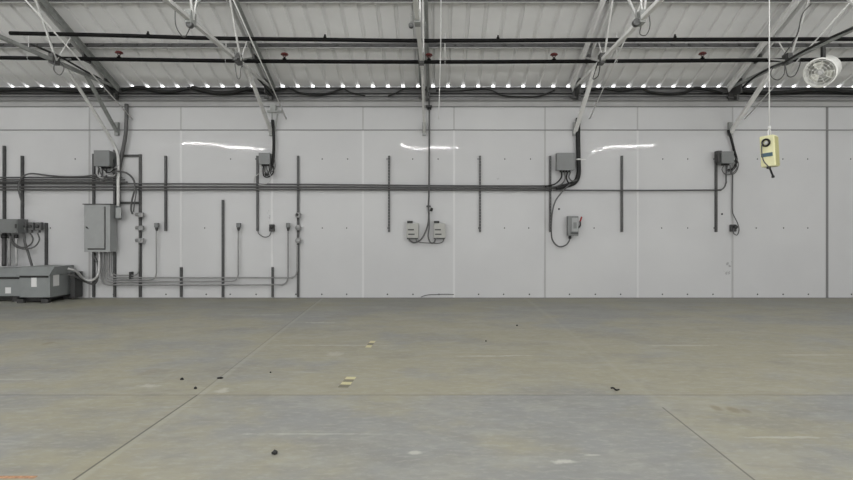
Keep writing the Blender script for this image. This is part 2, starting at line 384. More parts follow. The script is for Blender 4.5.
TR = [(-5.33, 'leftmost steel roof truss, above the tall grey breaker panel'),
      (-2.77, 'second steel roof truss from the left'),
      (-.23, 'middle steel roof truss, seen almost end on'),
      (2.27, 'steel roof truss between the middle and the rightmost, with two wide pale chords'),
      (4.85, 'rightmost steel roof truss, by the hanging yellow box')]
GR = 'steel roof trusses'
for ti, (x, lab) in enumerate(TR):
    t = thing('roof_truss', (x, WY, 2.9), lab, 'truss', GR)
    ch = lambda y: roofz(y)-.10
    # top chord: two angles back to back, the dark one above and a pale one below
    sd = -1 if x > -.1 else 1          # the side turned to the middle of the hall
    near, far = [(M_trussg, M_truss), (M_trussg, M_truss), (M_trussg, M_trussg), (M_rod, M_rod), (M_rod, M_rod)][ti]
    for dx, ma, dz, hh_ in ((sd*.05, near, -.03, .085 if ti > 2 else .07), (-sd*.04, far, -.02 if ti > 2 else 0, .10 if ti > 2 else .09)):
        m = MB()
        m.bar((x+dx, 8.93, ch(8.93)+dz), (x+dx, .05, ch(.05)+dz), .010, hh_); m.bar((x+dx*1.4, 8.93, ch(8.93)+dz+hh_/2), (x+dx*1.4, .05, ch(.05)+dz+hh_/2), .045, .01)
        m.build('top_chord', ma, t)
    zt = 3.486
    m = MB()
    m.bar((x-.02, 8.95, zt), (x-.02, 0, zt), .008, .040); m.bar((x+.02, 8.95, zt), (x+.02, 0, zt), .008, .040); m.bar((x, 8.95, zt-.02), (x, 0, zt-.02), .050, .007)
    m.build('bottom_chord', [M_trussg, M_truss, M_rod, M_rod, M_trussg][ti], t)
    k0 = 8.15 if ti == 0 else 7.8
    m = MB(); m.bar((x, k0, zt), (x, 8.97, 2.74), .034 if ti < 3 else .052, .03 if ti < 3 else .045); m.bar((x+.028, k0, zt), (x+.028, 8.97, 2.74), .008, .04)
    m.build('knee_brace', [M_trussg, M_truss, M_truss, M_rod, M_rod][ti], t)
    MB().bb(x-.03, x+.03, 8.94, 8.99, 2.70, 2.92).build('wall_plate', M_trussg, t)
    nodes = [7.5, 6.05, 4.4, 2.6, .8]
    for i, yn in enumerate(nodes):
        for j, yc in enumerate((yn+.75, yn-.45)):
            if yc < 0: continue
            MB().bar((x-.03+.06*j, yn, zt), (x-.03+.06*j, yc, ch(yc)), .022, .024).build('web_bar', M_trussg if (ti < 3 and j == 0) else M_truss, t)
        if i < 2: MB().bar((x+.03, yn, zt), (x+.03, yn+.32, ch(yn+.32)), .012, .012).build('web_bar', M_rod, t)
        if i < 3:
            m = MB(); m.bb(x-.032, x+.032, yn-.07, yn+.07, zt-.05, zt+.09); m.build('gusset', M_darksteel if i == 0 else M_trussg, t)
            m = MB(); m.bb(x-.012, x+.012, yn+.6, yn+.78, ch(yn+.72)-.1, ch(yn+.72)); m.build('gusset', M_darksteel, t)
    m = MB(); m.bb(x-.008, x+.008, 8.62, 8.93, 3.33, 3.56); m.bb(x-.05, x+.05, 8.9, 8.93, 3.28, 3.50); m.bb(x-.09, x+.07, 8.86, 8.9, 3.30, 3.33); m.bb(x+.02, x+.06, 8.8, 8.86, 3.26, 3.36); m.build('eave_bracket', M_darksteel, t)
    # slim white stay beside the truss
    s = .25
    lab2 = ['slim white brace rod beside the leftmost truss', 'slim white brace rod beside the second truss from the left', 'slim white brace rod right of the middle truss, seen end on',
            'slim white brace rod in the bay right of the steep pale chords', 'slim white brace rod sloping up behind the yellow box'][ti]
    if ti != 2: tag(MB().tube([(x+s, 8.97, 2.98), (x+s, 6.2, 2.98+.42*2.8)], .009, 8, smooth=False).build('brace_rod', M_rod), lab2, 'rod', 'slim white brace rods')

# hangers (thin pale wires) from the roof down to the lower black pipe
hl = [(34, 'left end'), (196, 'near the second truss')]
# pipes
lowp = [P(-60, 57, 7.9), P(80, 58.8, 7.9), P(240, 61, 7.9), P(430, 62, 7.9), P(640, 61, 7.9), P(920, 59, 7.9)]
t = thing('sprinkler_pipe', P(430, 62, 7.9), 'lower black sprinkler pipe with the red heads, running under the roof', 'pipe')
MB().tube(lowp, .028, 10).build('pipe', M_blackpipe, t)
for i, (x, y, w) in enumerate(((119, 59.6, 'leftmost red-topped sprinkler head on the lower black pipe'), (284.5, 61.3, 'red-topped sprinkler head just right of the second truss'), (429, 62, 'red-topped sprinkler head at the middle truss'),
                (554, 61.6, 'red-topped sprinkler head over the switch box with the red lever'), (702.5, 60.6, 'rightmost red-topped sprinkler head on the lower black pipe'))):
    b0 = P(x, y, 7.9)+Vector((0, 0, .02))
    h = bpy.data.objects.new('sprinkler_head', None); COL.objects.link(h); h.parent = t; h.location = b0-t.location; h['label'] = w
    MB().lathe([(0, 0), (.030, 0), (.030, .018), (.016, .025), (.014, .045), (0, .045)], b0, (0, 0, 1), 12).build('base', M_blackpipe, h)
    m = MB(); m.tube([b0+Vector((-.012, 0, .04)), b0+Vector((-.022, 0, .06)), b0+Vector((-.006, 0, .085))], .005, 6); m.tube([b0+Vector((.012, 0, .04)), b0+Vector((.022, 0, .06)), b0+Vector((.006, 0, .085))], .005, 6); m.build('frame', M_redh, h)
    MB().lathe([(0, .080), (.052, .072), (.056, .080), (.046, .094), (.018, .106), (0, .106)], b0, (0, 0, 1), 16).build('deflector', M_redh, h)
upp = [P(10, 33.2, 7.4), P(110, 35.3, 7.4), P(213, 38.3, 7.4), P(320, 39.6, 7.4), P(430, 40.8, 7.4), P(640, 39.8, 7.4), P(930, 38.8, 7.4)]
t = thing('black_pipe', P(430, 41, 7.4), 'upper black pipe running under the roof just above the grey purlin', 'pipe')
MB().tube(upp, .027, 10).build('pipe', M_blackpipe, t)
for x, y in ((148, 36.6), (325, 39.7), (498, 40.6), (675, 39.6)):
    p0 = P(x, y, 7.4); MB().lathe([(0, 0), (.022, 0), (.022, .04), (.013, .045), (.013, .07), (0, .07)], p0, (0, 0, 1), 10).build('outlet', M_blackpipe, t)
# pipe hangers
for i, (x, py, Y, side) in enumerate(((28.5, 58.2, 7.9, 'left corner'), (226, 60.8, 7.9, 'left of the second truss'), (445, 62, 7.9, 'just right of the middle truss'), (616.5, 61.2, 7.9, 'right of the steep pale chords'))):
    p0 = P(x, py, Y); z1 = roofz(Y)-.002
    m = MB(); m.tube([p0+Vector((0, -.03, 0)), p0+Vector((0, 0, -.032)), p0+Vector((0, .03, 0)), p0+Vector((0, 0, .034)), p0+Vector((0, -.03, 0))], .004, 6)
    m.tube([p0+Vector((0, 0, .03)), (p0.x, Y, z1)], .006, 6, smooth=False)
    tag(m.build('pipe_hanger', M_rod), 'pale rod hanger holding the lower black pipe, '+side, 'hanger', 'pipe hangers')
# pair of pale rods dropping from the roof beside the middle truss
tag(MB().tube([P(441, -14, 7.1), P(440.8, 36, 7.1), P(440.3, 62, 7.2), P(438.6, 119, 7.3)], .006, 8).build('drop_rod', M_truss), 'thin white rod hanging down past both pipes, right of the middle truss', 'rod')

CJ = 'dark round junction boxes on the trusses'
for px, py, Y, rr, lab in ((637, 22, 6.0, .042, 'dark round junction box high on the truss with steep pale chords'), (189, 24, 6.0, .036, 'dark round junction box at the upper joint of the second truss'),
                           (235, 58, 7.3, .034, 'dark round junction box where the second truss crosses the lower black pipe'), (411, 25, 6.9, .03, 'dark round junction box left of the middle truss')):
    q = P(px, py, Y); t = thing('ceiling_junction_box', q, lab, 'junction box', CJ)
    MB().lathe([(0, 0), (rr, 0), (rr, .05), (0, .05)], q, (0, 1, 0), 16).build('box', M_boxd, t)
    MB().lathe([(0, 0), (rr*1.06, 0), (rr*.9, -.010), (0, -.010)], q, (0, 1, 0), 16).build('cover', M_boxm, t)
    MB().tube([q+Vector((0, .03, rr)), q+Vector((0, .03, rr+.10))], .008, 6, smooth=False).build('stem', M_trussg, t)
for dx, w in ((-.02, 'left'), (.07, 'right')):
    tag(MB().tube([(-.25+dx, 7.5, roofz(7.5)-.17), (-.25+dx, 8.2, roofz(8.2)-.17), (-.235+dx, 8.84, roofz(8.84)-.16), (-.225+dx, 8.9, 3.30)], .011, 8).build('conduit', M_trussg), w+' of two thin grey conduits running along the middle truss', 'conduit', 'conduits along the middle truss')
# cables draped under the eave
def cable(name, pts, r, ma, label, cat='cable', group=None, n=8):
    return tag(MB().tube([P(*p) for p in pts], r, n).build(name, ma), label, cat, group)
E = 8.905
CG = 'black cables draped along the eave'
cable('eave_cable', [(-40, 88, E), (0, 90, E), (40, 88.5, E), (75, 91, E), (108, 90, E)], .03, M_cable, 'black cable draped along the eave left of the leftmost truss', group=CG)
cable('eave_cable', [(122, 90, E), (140, 87.5, E), (155, 91, E), (172, 91.8, E), (190, 88, E)], .028, M_cable, 'black cable sagging under the eave just right of the leftmost truss', group=CG)
cable('eave_cable', [(192, 87.5, E), (203, 90.5, E), (216, 93, E), (232, 92.5, E), (248, 89, E), (268, 92, E)], .036, M_cable, 'thick black cable sagging under the eave just left of the second truss', group=CG)
cable('eave_cable', [(272, 92, E), (288, 88, E), (300, 93, E), (318, 95, E), (332, 92.5, E), (343, 88, E)], .018, M_cable, 'black cable sagging just right of the second truss', group=CG)
cable('eave_cable', [(343, 88, E), (352, 93, E), (365, 95.6, E)], .012, M_cable, 'loose black cable tail midway between the second and middle trusses', group=CG)
cable('eave_cable', [(388, 96, E), (396, 93, E), (405, 89, E), (424, 87.5, E)], .013, M_cable, 'loose black cable rising to the middle truss from its left', group=CG)
cable('eave_cable', [(436, 91, E), (458, 91, E), (474, 89.5, E), (490, 90, E), (503, 95.5, E), (522, 96.8, E), (540, 96, E), (555, 90, E)], .013, M_cable, 'thin black cable sagging in the bay right of the middle truss', group=CG)
cable('eave_cable', [(584, 92, E), (600, 88.5, E), (620, 90.5, E), (640, 88.5, E), (650, 92, E), (668, 94, E), (685, 92.5, E), (697, 88, E), (722, 93, E)], .024, M_cable, 'black cable sagging in the bay left of the rightmost truss', group=CG)
cable('eave_cable', [(735, 90, E), (765, 93, E), (790, 92, E), (820, 90, E), (860, 92.5, E), (900, 91, E)], .034, M_cable, 'thick black cable draped along the eave right of the rightmost truss', group=CG)

# cable runs on the trusses
cable('truss_cable', [(30, 44, 7.2), (52, 53, 7.45), (66, 60, 7.55), (85, 71, 8.0), (100, 79, 8.5), (112, 90, 8.80)], .014, M_cable, 'dark cable drooping along the leftmost truss to the eave', group='cables on the trusses')
cable('truss_cable', [(55, 60, 7.4), (54, 70, 7.4), (60, 75, 7.4), (64, 68, 7.4), (60, 62, 7.4)], .007, M_gcable, 'small loop of cable hanging at the joint of the leftmost truss', group='cables on the trusses')
cable('truss_cable', [(233, 60, 7.4), (242, 63, 7.6), (252, 73, 8.1), (262, 83, 8.5), (272, 96, 8.8)], .014, M_cable, 'dark cable drooping along the second truss to the eave', group='cables on the trusses')
cable('truss_cable', [(235, 64, 7.35), (237, 77, 7.35), (240, 78, 7.35), (241, 68, 7.35), (243, 66, 7.35)], .006, M_gcable, 'small cable loop hanging at the joint of the second truss', group='cables on the trusses')
cable('truss_cable', [(175, 8, 6.1), (176, 26, 6.1), (184, 37, 6.1), (190, 28, 6.1)], .006, M_gcable, 'thin cable loop below the top left black joint', group='cables on the trusses')
cable('truss_cable', [(641, 26, 6.1), (640, 34, 6.1), (646, 35, 6.1), (650, 26, 6.1), (649, 14, 6.1)], .006, M_gcable, 'thin cable loop at the upper joint of the truss with steep pale chords', group='cables on the trusses')
cable('truss_cable', [(598, 62, 7.5), (595, 72, 7.5), (593, 79, 7.5), (598, 76, 7.5), (600, 66, 7.5)], .007, M_cable, 'small black loop under the lower pipe at the steep pale chords', group='cables on the trusses')
cable('truss_cable', [(853, 28, 6.2), (830, 38, 6.4), (800, 53, 6.8), (783, 63, 7.3), (768, 69, 7.8), (752, 79, 8.3), (738, 92, 8.8)], .016, M_cable, 'dark cable drooping along the rightmost truss to the eave', group='cables on the trusses')
cable('truss_cable', [(783, 64, 7.3), (773, 68, 7.3), (771, 76, 7.3), (778, 80, 7.3), (784, 74, 7.3), (785, 64, 7.3)], .007, M_gcable, 'ring of grey cable hanging at the joint of the rightmost truss', group='cables on the trusses')
cable('truss_cable', [(785, 64, 7.3), (788, 76, 7.3), (795, 75, 7.3), (800, 64, 7.3), (799, 60, 7.3)], .007, M_gcable, 'loop of grey cable beside the white drum fan', group='cables on the trusses')
cable('truss_cable', [(811, 4, 6.9), (802, 15, 6.9), (797, 35, 7.0), (784, 55, 7.2)], .008, M_gcable, 'thin cable running down the upper part of the rightmost truss', group='cables on the trusses')

# ================================================================ strut channels on the wall
SG = 'perforated strut channels on the wall'
def strut(x, y0, y1, label, w=.031, horiz=False, dep=.04, Yb=None):
    Yb = Yb or WY-.001
    m = MB()
    if not horiz:
        X = XW(x, WY-.03); z0, z1 = ZY(y1), ZY(y0)
        if z0 < .03: z0 = .019
        for s in (-1, 1):
            m.bb(X+s*w/2-.004*(1+s), X+s*w/2+.004*(1-s), Yb-dep, Yb, z0, z1)
            m.bb(X+s*(w/2-.013), X+s*w/2, Yb-dep-.003, Yb-dep, z0, z1)
        zz = z0
        while zz < z1:
            m.bb(X-w/2, X+w/2, Yb-.012, Yb, zz, min(z1, zz+.032)); zz += .05
    else:
        Z = ZY(x); x0, x1 = XW(y0, WY-.03), XW(y1, WY-.03)
        for s in (-1, 1):
            m.bb(x0, x1, Yb-dep, Yb, Z+s*w/2-.004, Z+s*w/2+.004)
        m.bb(x0, x1, Yb-.008, Yb, Z-w/2, Z+w/2)
    return tag(m.build('strut_channel', M_strut), label, 'strut channel', SG)
strut(4, 146, 262, 'leftmost tall dark strut channel, rising above the level conduits')
strut(22, 156, 233, 'dark strut channel passing behind the row of three small grey boxes')
strut(46, 223, 266, 'short dark strut channel rising behind the front transformer')
strut(93.5, 154, 204, 'dark strut channel between the leftmost junction box and the tall breaker panel')
strut(93.5, 252, 297, 'left strut channel below the tall breaker panel')
strut(114.5, 150, 297, 'dark strut channel along the right side of the tall breaker panel')
strut(140, 154.5, 297, 'dark strut channel with three pale conduit bodies, right of the breaker panel')
strut(156, 123, 139, 'short level strut linking the leftmost junction box to the upright channel', horiz=True)
strut(203, 117, 139, 'short level strut just above the top pale conduit body', horiz=True)
strut(165.5, 156, 231, 'dark strut channel left of the long white glare, right of the breaker panel')
strut(181, 267, 297, 'very short strut channel at the wall base, left of the long floor-standing one')
strut(222.8, 200, 297, 'dark strut channel standing from the floor up to middle height of the wall')
strut(257.3, 156, 231, 'dark strut channel under the second junction box from the left')
strut(272.5, 267, 297, 'very short strut channel at the wall base, right of the long floor-standing one')
strut(298, 156, 297, 'full height dark strut channel with three round conduit bodies')
strut(389, 156, 232, 'dark strut channel left of the pair of pale chargers')
strut(480, 156, 232, 'dark strut channel right of the pair of pale chargers')
strut(550.3, 156, 232, 'dark strut channel left of the switch box with the red lever')
strut(622, 156, 232, 'dark strut channel standing alone below the right-hand glare')
strut(716.3, 156, 232, 'dark strut channel under the rightmost junction box')

# ================================================================ level conduits
C0 = 8.935; CR = .0155
def conduit(pts, label, r=CR, ma=None, Y=C0, group='level conduits on the wall'):
    return cable('conduit', [(p[0], p[1], p[2] if len(p) > 2 else Y) for p in pts], r, ma or M_conduit, label, 'conduit', group)
def bend(a, c, b_):   # straight, rounded corner at c, straight: pixel points
    out = [a]
    def lerp(p, q, d):
        L_ = math.hypot(q[0]-p[0], q[1]-p[1]); return (p[0]+(q[0]-p[0])*d/L_, p[1]+(q[1]-p[1])*d/L_)
    R_ = min(7, math.hypot(a[0]-c[0], a[1]-c[1])*.45, math.hypot(b_[0]-c[0], b_[1]-c[1])*.45)
    p1 = lerp(c, a, R_); p2 = lerp(c, b_, R_); q1 = lerp(c, a, R_*1.6); q2 = lerp(c, b_, R_*1.6)
    mid = ((p1[0]+p2[0]+2*c[0])/4*.999, (p1[1]+p2[1]+2*c[1])/4)
    return [a, q1, p1, mid, p2, q2, b_]
conduit([(-330, 183.5), (100, 183.6), (300, 184.4), (430, 185.6), (552, 186)], 'topmost of the three long level conduits crossing left and middle of the wall', .013)
conduit([(-330, 186.6), (100, 186.8), (300, 187), (430, 187.6), (556, 188)], 'middle one of the three long level conduits crossing the wall', .016)
conduit([(-330, 189.6), (100, 189.8), (300, 189.6), (430, 189.8), (552, 190.2)], 'lowest of the three long level conduits crossing the wall', .014)
conduit([(553, 190.2)]+bend((640, 190.4), (726, 190), (726.3, 163)), 'level conduit from the red lever switch area to the rightmost junction box', .013)
conduit(bend((-330, 177.2), (98, 177.5), (98.5, 166.5)), 'topmost level conduit bending up into the leftmost junction box', .013, Y=8.90)
conduit(bend((-330, 179.4), (102, 179.8), (102.5, 166.5)), 'second level conduit bending up into the leftmost junction box', .013, Y=8.90)
conduit(bend((-330, 181.6), (106, 182), (106.5, 166.5)), 'third level conduit bending up into the leftmost junction box', .013, Y=8.90)
# conduits leaving the breaker panel
PG = 'conduits below the breaker panel'
conduit(bend((111, 251), (111, 275.2), (127, 275.2))+bend((128, 275.2), (138.5, 275.2), (139, 243)), 'shortest panel conduit, turning up to the lowest pale conduit body', .011, M_conduit_m, group=PG)
conduit(bend((108.7, 251), (108.7, 277.6), (127, 277.6))+bend((200, 277.6), (297, 277.6), (297.4, 244)), 'longest panel conduit, ending at the three round conduit bodies', .0125, M_conduit_m, group=PG)
conduit(bend((106.3, 251), (106.3, 279.9), (120, 279.9))+bend((130, 279.9), (156.4, 279.9), (156.4, 229)), 'panel conduit turning up to the leftmost small stub box', .011, M_conduit_m, group=PG)
conduit(bend((103.8, 251), (103.8, 282), (120, 282))+bend((180, 281.6), (238.3, 281.2), (238.4, 230)), 'panel conduit turning up to the small stub box right of the floor-standing strut', .0125, M_conduit_m, group=PG)
conduit(bend((101.2, 251), (101.2, 284.8), (120, 284.8))+bend((200, 284.8), (288, 284.6), (288, 230)), 'lowest panel conduit, turning up to the small stub box beside the tall strut', .0135, M_conduit_m, group=PG)
conduit([(68, 268.5, 8.55), (76, 271, 8.62), (83, 278, 8.75), (91, 280.5, 8.8), (98, 275, 8.82), (99.3, 262, 8.86), (99.2, 251, 8.88)], 'upper pale flexible conduit from the transformer to the breaker panel', .020, M_conduit_l, group='flexible conduits at the transformer')
conduit([(68, 274.5, 8.62), (78, 277.5, 8.72), (85, 281.5, 8.85), (93, 284, 8.88), (97, 280, 8.9), (98.5, 266, 8.91), (94, 256, 8.91), (93, 251, 8.91)], 'lower flexible conduit from the transformer to the breaker panel', .017, M_conduit, group='flexible conduits at the transformer')
tag(MB().bb(XW(128.9, 8.9), XW(130.2, 8.9), 8.90, 8.999, ZY(278.5), ZY(271.5)).build('pipe_clamp', M_boxd), 'small dark pipe clamp on the panel conduits beside the wall base', 'clamp')

# stub boxes
for x, lab in ((156.4, 'leftmost small grey stub box on a thin upright conduit'), (238.4, 'small grey stub box on a thin upright conduit, right of the floor-standing strut'), (288, 'small grey stub box on a thin upright conduit beside the full height strut')):
    X = XW(x, 8.92)
    t = thing('stub_box', (X, 8.93, ZY(230)), lab, 'outlet box', 'small stub boxes')
    MB().bb(X-.03, X+.03, 8.9, 8.965, ZY(227.5), ZY(223), bev=.006).build('box', M_box, t)
    MB().lathe([(.026, 0), (.026, .02), (.017, .045), (.017, .055)], (X, 8.93, ZY(227.5)), (0, 0, -1), 12).build('connector', M_boxd, t)

def conduit_body(x, y, lab, round_=False, hole=False):
    X = XW(x, 8.92); Z = ZY(y)
    t = thing('conduit_fitting', (X, 8.93, Z-.04), lab, 'conduit body', 'pale conduit bodies on the struts')
    m = MB()
    if round_: m.lathe([(0, 0), (.045, 0), (.045, .05), (.038, .056), (0, .056)], (X, 8.955, Z), (0, -1, 0), 20)
    else: m.bb(X-.03, X+.06, 8.9, 8.955, Z-.04, Z+.038, bev=.010); m.lathe([(0, 0), (.03, 0), (.03, .035), (0, .035)], (X-.028, 8.92, Z+.005), (-1, 0, 0), 14)
    m.build('housing', M_conduit_m, t)
    if hole: MB().lathe([(0, 0), (.022, 0), (.022, .004), (0, .004)], (X-.008, 8.899, Z+.008), (0, -1, 0), 14).build('opening', M_black, t)
    else: MB().lathe([(0, 0), (.022, 0), (.018, .008), (0, .008)], (X, 8.90, Z), (0, -1, 0), 14).build('cover', M_boxl, t)
    MB().lathe([(0, 0), (.022, 0), (.022, .03), (0, .03)], (X, 8.925, Z-.038), (0, 0, -1), 12).build('connector', M_boxd, t)
for y, w in ((215, 'top'), (228, 'middle'), (240.5, 'lowest')):
    conduit_body(139.8, y, w+' one of three pale conduit bodies nearest the breaker panel')
for y, w in ((215.3, 'top'), (227.7, 'middle'), (240.5, 'lowest')):
    conduit_body(298, y, w+' one of three round conduit bodies on the full height strut', True, w == 'top')

# ================================================================ junction boxes
def jbox(px0, px1, py0, py1, Yf, Yb, lab, ma=M_box, wires=True, side=1):
    a = P(px0, py1, Yf); b_ = P(px1, py0, Yf)
    t = thing('junction_box', ((a.x+b_.x)/2, Yb, a.z), lab, 'junction box', 'grey junction boxes on the wall')
    MB().bb(a.x, b_.x, Yf+.008, Yb, a.z, b_.z).build('box', ma, t)
    m = MB(); m.bb(a.x-.004, b_.x+.004, Yf, Yf+.008, a.z-.004, b_.z+.004)
    m.build('cover', ma, t)
    if wires:
        n = 4; w = (b_.x-a.x)
        for i in range(n):
            x = a.x+w*(.25+.5*i/(n-1))
            MB().lathe([(0, 0), (.019, 0), (.019, .03), (0, .03)], (x, (Yf+Yb)/2, a.z), (0, 0, -1), 10).build('connector', M_black, t)
    return t
jbox(94, 109, 150.5, 166, 8.72, 8.95, 'leftmost grey junction box, above the tall breaker panel')
jbox(258.8, 269.5, 153, 164, 8.84, 8.955, 'small grey junction box at the end of the longest white glare')
jbox(557, 574.5, 153, 170, 8.84, 8.95, 'wide grey junction box above the switch with the red lever')
t5 = jbox(722, 733.8, 151.5, 163, 8.80, 8.955, 'rightmost grey junction box, left of the hanging yellow box')
MB().bb(XW(718, 8.84), XW(722, 8.84), 8.84, 8.955, ZY(163), ZY(152)).build('shaded_side', M_boxd, t5)  # dark block gives the box its shaded left side by colour

# bundles coming down from the trusses
tag(MB().tube([P(126.5, 104, 8.9), P(126.5, 118, 8.9), P(125.5, 135, 8.9), P(122.5, 152, 8.93), P(119, 170, 8.955), P(118.5, 188, 8.965), P(118.5, 212, 8.965)], .030, 10).build('cable_bundle', M_gcable), 'dark cable bundle coming down from the leftmost truss behind the pale conduit', 'cable')
cable('conduit', [(64.3, 66, 7.8), (88, 102, 8.3), (103, 126, 8.6), (113, 143, 8.84), (117.3, 153, 8.88), (118.2, 165, 8.88), (118.2, 185, 8.88), (118.2, 207, 8.88)], .024, M_truss, 'pale pipe sloping down from the leftmost truss and on down the wall', 'conduit')
t = thing('pull_elbow', P(118.5, 220, 8.9), 'grey conduit elbow box at the top right corner of the breaker panel', 'conduit body')
MB().lathe([(0, 0), (.030, 0), (.036, .08), (.048, .14), (.048, .20), (.03, .23), (0, .23)], P(118.6, 206, 8.88), (0, 0, -1), 14).build('housing', M_box, t)
MB().bb(XW(115.5, 8.82), XW(121, 8.82), 8.82, 8.832, ZY(218), ZY(208)).build('cover', M_boxl, t)
tag(MB().tube([P(272.5, 120, 8.93), P(273.6, 135, 8.93), P(273.7, 150, 8.93), P(272.6, 162, 8.93), P(269, 173, 8.93), P(265, 174.5, 8.93)], .025, 8).build('cable_bundle', M_cable), 'dark cable bundle from the second truss down to the small junction box', 'cable')
tag(MB().tube([P(578, 118, 8.93), P(578, 140, 8.93), P(578.5, 160, 8.93), P(578.5, 174, 8.93), P(575, 182, 8.93), P(567, 185.5, 8.93), P(556, 188, 8.93)], .038, 10).build('cable_bundle', M_cable), 'thick dark cable bundle curving beneath the wide junction box', 'cable')
tag(MB().lathe([(.040, 0), (.040, .02), (.036, .02), (.036, 0)], P(578.5, 160, 8.93), (0, 0, 1), 14).bar(P(581, 159.5, 8.9), P(586, 159.2, 8.88), .008, .008).build('cable_tie', M_rod), 'white cable tie round the thick dark cable bundle', 'cable tie')
tag(MB().tube([P(728, 130, 8.93), P(731, 138, 8.93), P(734, 150, 8.93), P(736.5, 160, 8.93), P(734, 168, 8.93), P(728, 170.5, 8.93)], .021, 8).build('cable_bundle', M_cable), 'dark cable bundle from the rightmost truss to the rightmost junction box', 'cable')
tag(MB().tube([P(429, 92, 8.88), P(429.3, 107, 8.93), P(429.3, 150, 8.94), P(429, 190, 8.90), P(428.5, 205, 8.93), P(428.8, 214, 8.93)], .015, 8).build('cable_bundle', M_gcable), 'dark cable bundle down the wall centre to the chargers', 'cable')
# tee bracket at second truss
m = MB(); m.bb(XW(268.5), XW(283.5), 8.9, 8.93, ZY(113.3), ZY(111.7)); m.bb(XW(272), XW(277.5), 8.9, 8.93, ZY(112), ZY(107)); m.prism([(8.93, 0), (8.99, 0), (8.99, .01), (8.93, .01)], XW(268.5), XW(268.6))
m.bm.free(); m = MB(); m.bb(XW(268.5), XW(283.5), 8.9, 8.93, ZY(113.3), ZY(111.7)); m.bb(XW(272), XW(277.5), 8.9, 8.93, ZY(112), ZY(106)); m.bar(P(271.8, 114, 8.92), P(273, 135, 8.95), .02, .02); m.bar(P(277.5, 114, 8.92), P(274, 135, 8.95), .02, .02)
tag(m.build('wall_bracket', M_trussg), 'grey tee-shaped bracket on the wall at the foot of the second truss', 'bracket')

# loops and wires under the boxes
WG = 'cables looping under the junction boxes'
def loops(pairs, r, ma, labs):
    for pts, lab in zip(pairs, labs): cable('looping_cable', pts, r, ma, lab, 'cable', WG)
B = 8.9
loops([[(98, 168, 8.84), (97, 174, 8.84), (101, 178, 8.86), (106, 175, 8.86), (112, 170, 8.86), (119, 165, 8.86)],
       [(104, 168, 8.84), (106, 174, 8.84), (113, 176, 8.84), (118, 172, 8.84)]], .010, M_conduit_l,
      ['longer pale cable loop under the leftmost junction box', 'shorter pale cable loop under the leftmost junction box'])
cable('looping_cable', [(112, 172, 8.84), (121, 171.5, 8.85), (129, 174.5, 8.88), (134, 181, 8.90), (134.5, 190, 8.87), (132, 200, 8.89), (131, 209, 8.93), (132.5, 214, 8.93)], .015, M_gcable, 'grey cable arching right from the leftmost box and ending above the pale conduit bodies', 'cable', WG)
cable('looping_cable', [(136.5, 188, 8.87), (136, 194, 8.87), (134.5, 203, 8.89), (133.5, 212, 8.92)], .009, M_gcable, 'short cable hanging beside the arching grey cable', 'cable', WG)
cable('looping_cable', [(22.5, 204, 8.86), (19.5, 194, 8.85), (18.5, 186, 8.84), (22, 177.5, 8.84), (31, 173.6, 8.86), (48, 175.4, 8.87), (65, 176.6, 8.87), (84, 176.3, 8.86), (98, 174.5, 8.85)], .014, M_gcable, 'long grey cable humping over the level conduits at far left', 'cable', WG)
cable('looping_cable', [(262, 166, B), (261, 170, B), (258.5, 174, B), (255, 177, B), (254, 183, B)], .009, M_conduit_l, 'pale cable curling left under the small junction box', 'cable', WG)
cable('looping_cable', [(265, 166, B), (265, 172, B), (270, 174, B), (271, 169, B), (270, 165, B)], .010, M_gcable, 'tight dark cable loop under the small junction box', 'cable', WG)
cable('looping_cable', [(267.5, 166, 8.87), (269, 172, 8.87), (271, 178, 8.87), (267, 183.4, 8.87), (258, 184.5, 8.87)], .006, M_conduit_l, 'thin pale loop hanging low under the small junction box', 'cable', WG)
for i, (pts, lab) in enumerate((
    ([(561.5, 172, B), (561, 178, B), (555, 184, B), (545, 186.5, B)], 'leftmost cable under the wide junction box, sweeping down left'),
    ([(564.5, 172, B), (565, 179, B), (561, 184.5, B), (552, 187.5, B)], 'second cable under the wide junction box, sweeping down left'),
    ([(567.5, 172, B), (566.5, 178, B), (569, 183, B), (574, 183, B)], 'third cable under the wide junction box, bending right'),
    ([(570.5, 172, B), (569, 177, B), (572, 181, B), (577, 180, B)], 'rightmost cable under the wide junction box, bending right'))):
    cable('looping_cable', pts, .012, M_gcable if i % 2 else M_cable, lab, 'cable', WG)
cable('looping_cable', [(570, 184, 8.88), (562, 192, 8.87), (555, 202, 8.87), (552, 215, 8.87), (551.3, 232, 8.88), (553, 241, 8.92), (559, 246.5, 8.93), (566, 245, 8.93), (569.5, 240, 8.93), (570, 235, 8.93)], .012, M_gcable, 'grey cable swinging down from the wide box to the red lever switch', 'cable', WG)
for i, (pts, lab) in enumerate((
    ([(724, 165, B), (722, 170, B), (726, 174.5, B), (733, 173, B), (737, 167, B), (734, 160, B)], 'wide cable loop under the rightmost junction box'),
    ([(728, 165, B), (727, 170, B), (732, 171, B), (735, 166, B)], 'small cable loop under the rightmost junction box'),
    ([(730, 165, 8.87), (731, 174, 8.87), (736, 172, 8.87), (738.5, 164, 8.87), (735, 157, 8.87)], 'outer cable loop at the right of the rightmost junction box'))):
    cable('looping_cable', pts, .008, M_gcable, lab, 'cable', WG)
cable('looping_cable', [(731, 170, 8.92), (732.5, 176, 8.95), (732.3, 190, 8.97), (732.3, 210, 8.97), (734, 216, 8.95), (737.5, 223, 8.93), (739, 230, 8.90), (737, 235, 8.90), (733.5, 233, 8.90), (734, 228, 8.9)], .009, M_gcable, 'long thin cable hanging from the rightmost junction box to the wall socket', 'cable', WG)
cable('looping_cable', [(263.5, 166, B), (263, 171, B), (264, 176, B), (268, 177, B), (273, 173, B), (273.5, 166, B)], .011, M_cable, 'outermost dark cable loop under the small junction box', 'cable', WG)
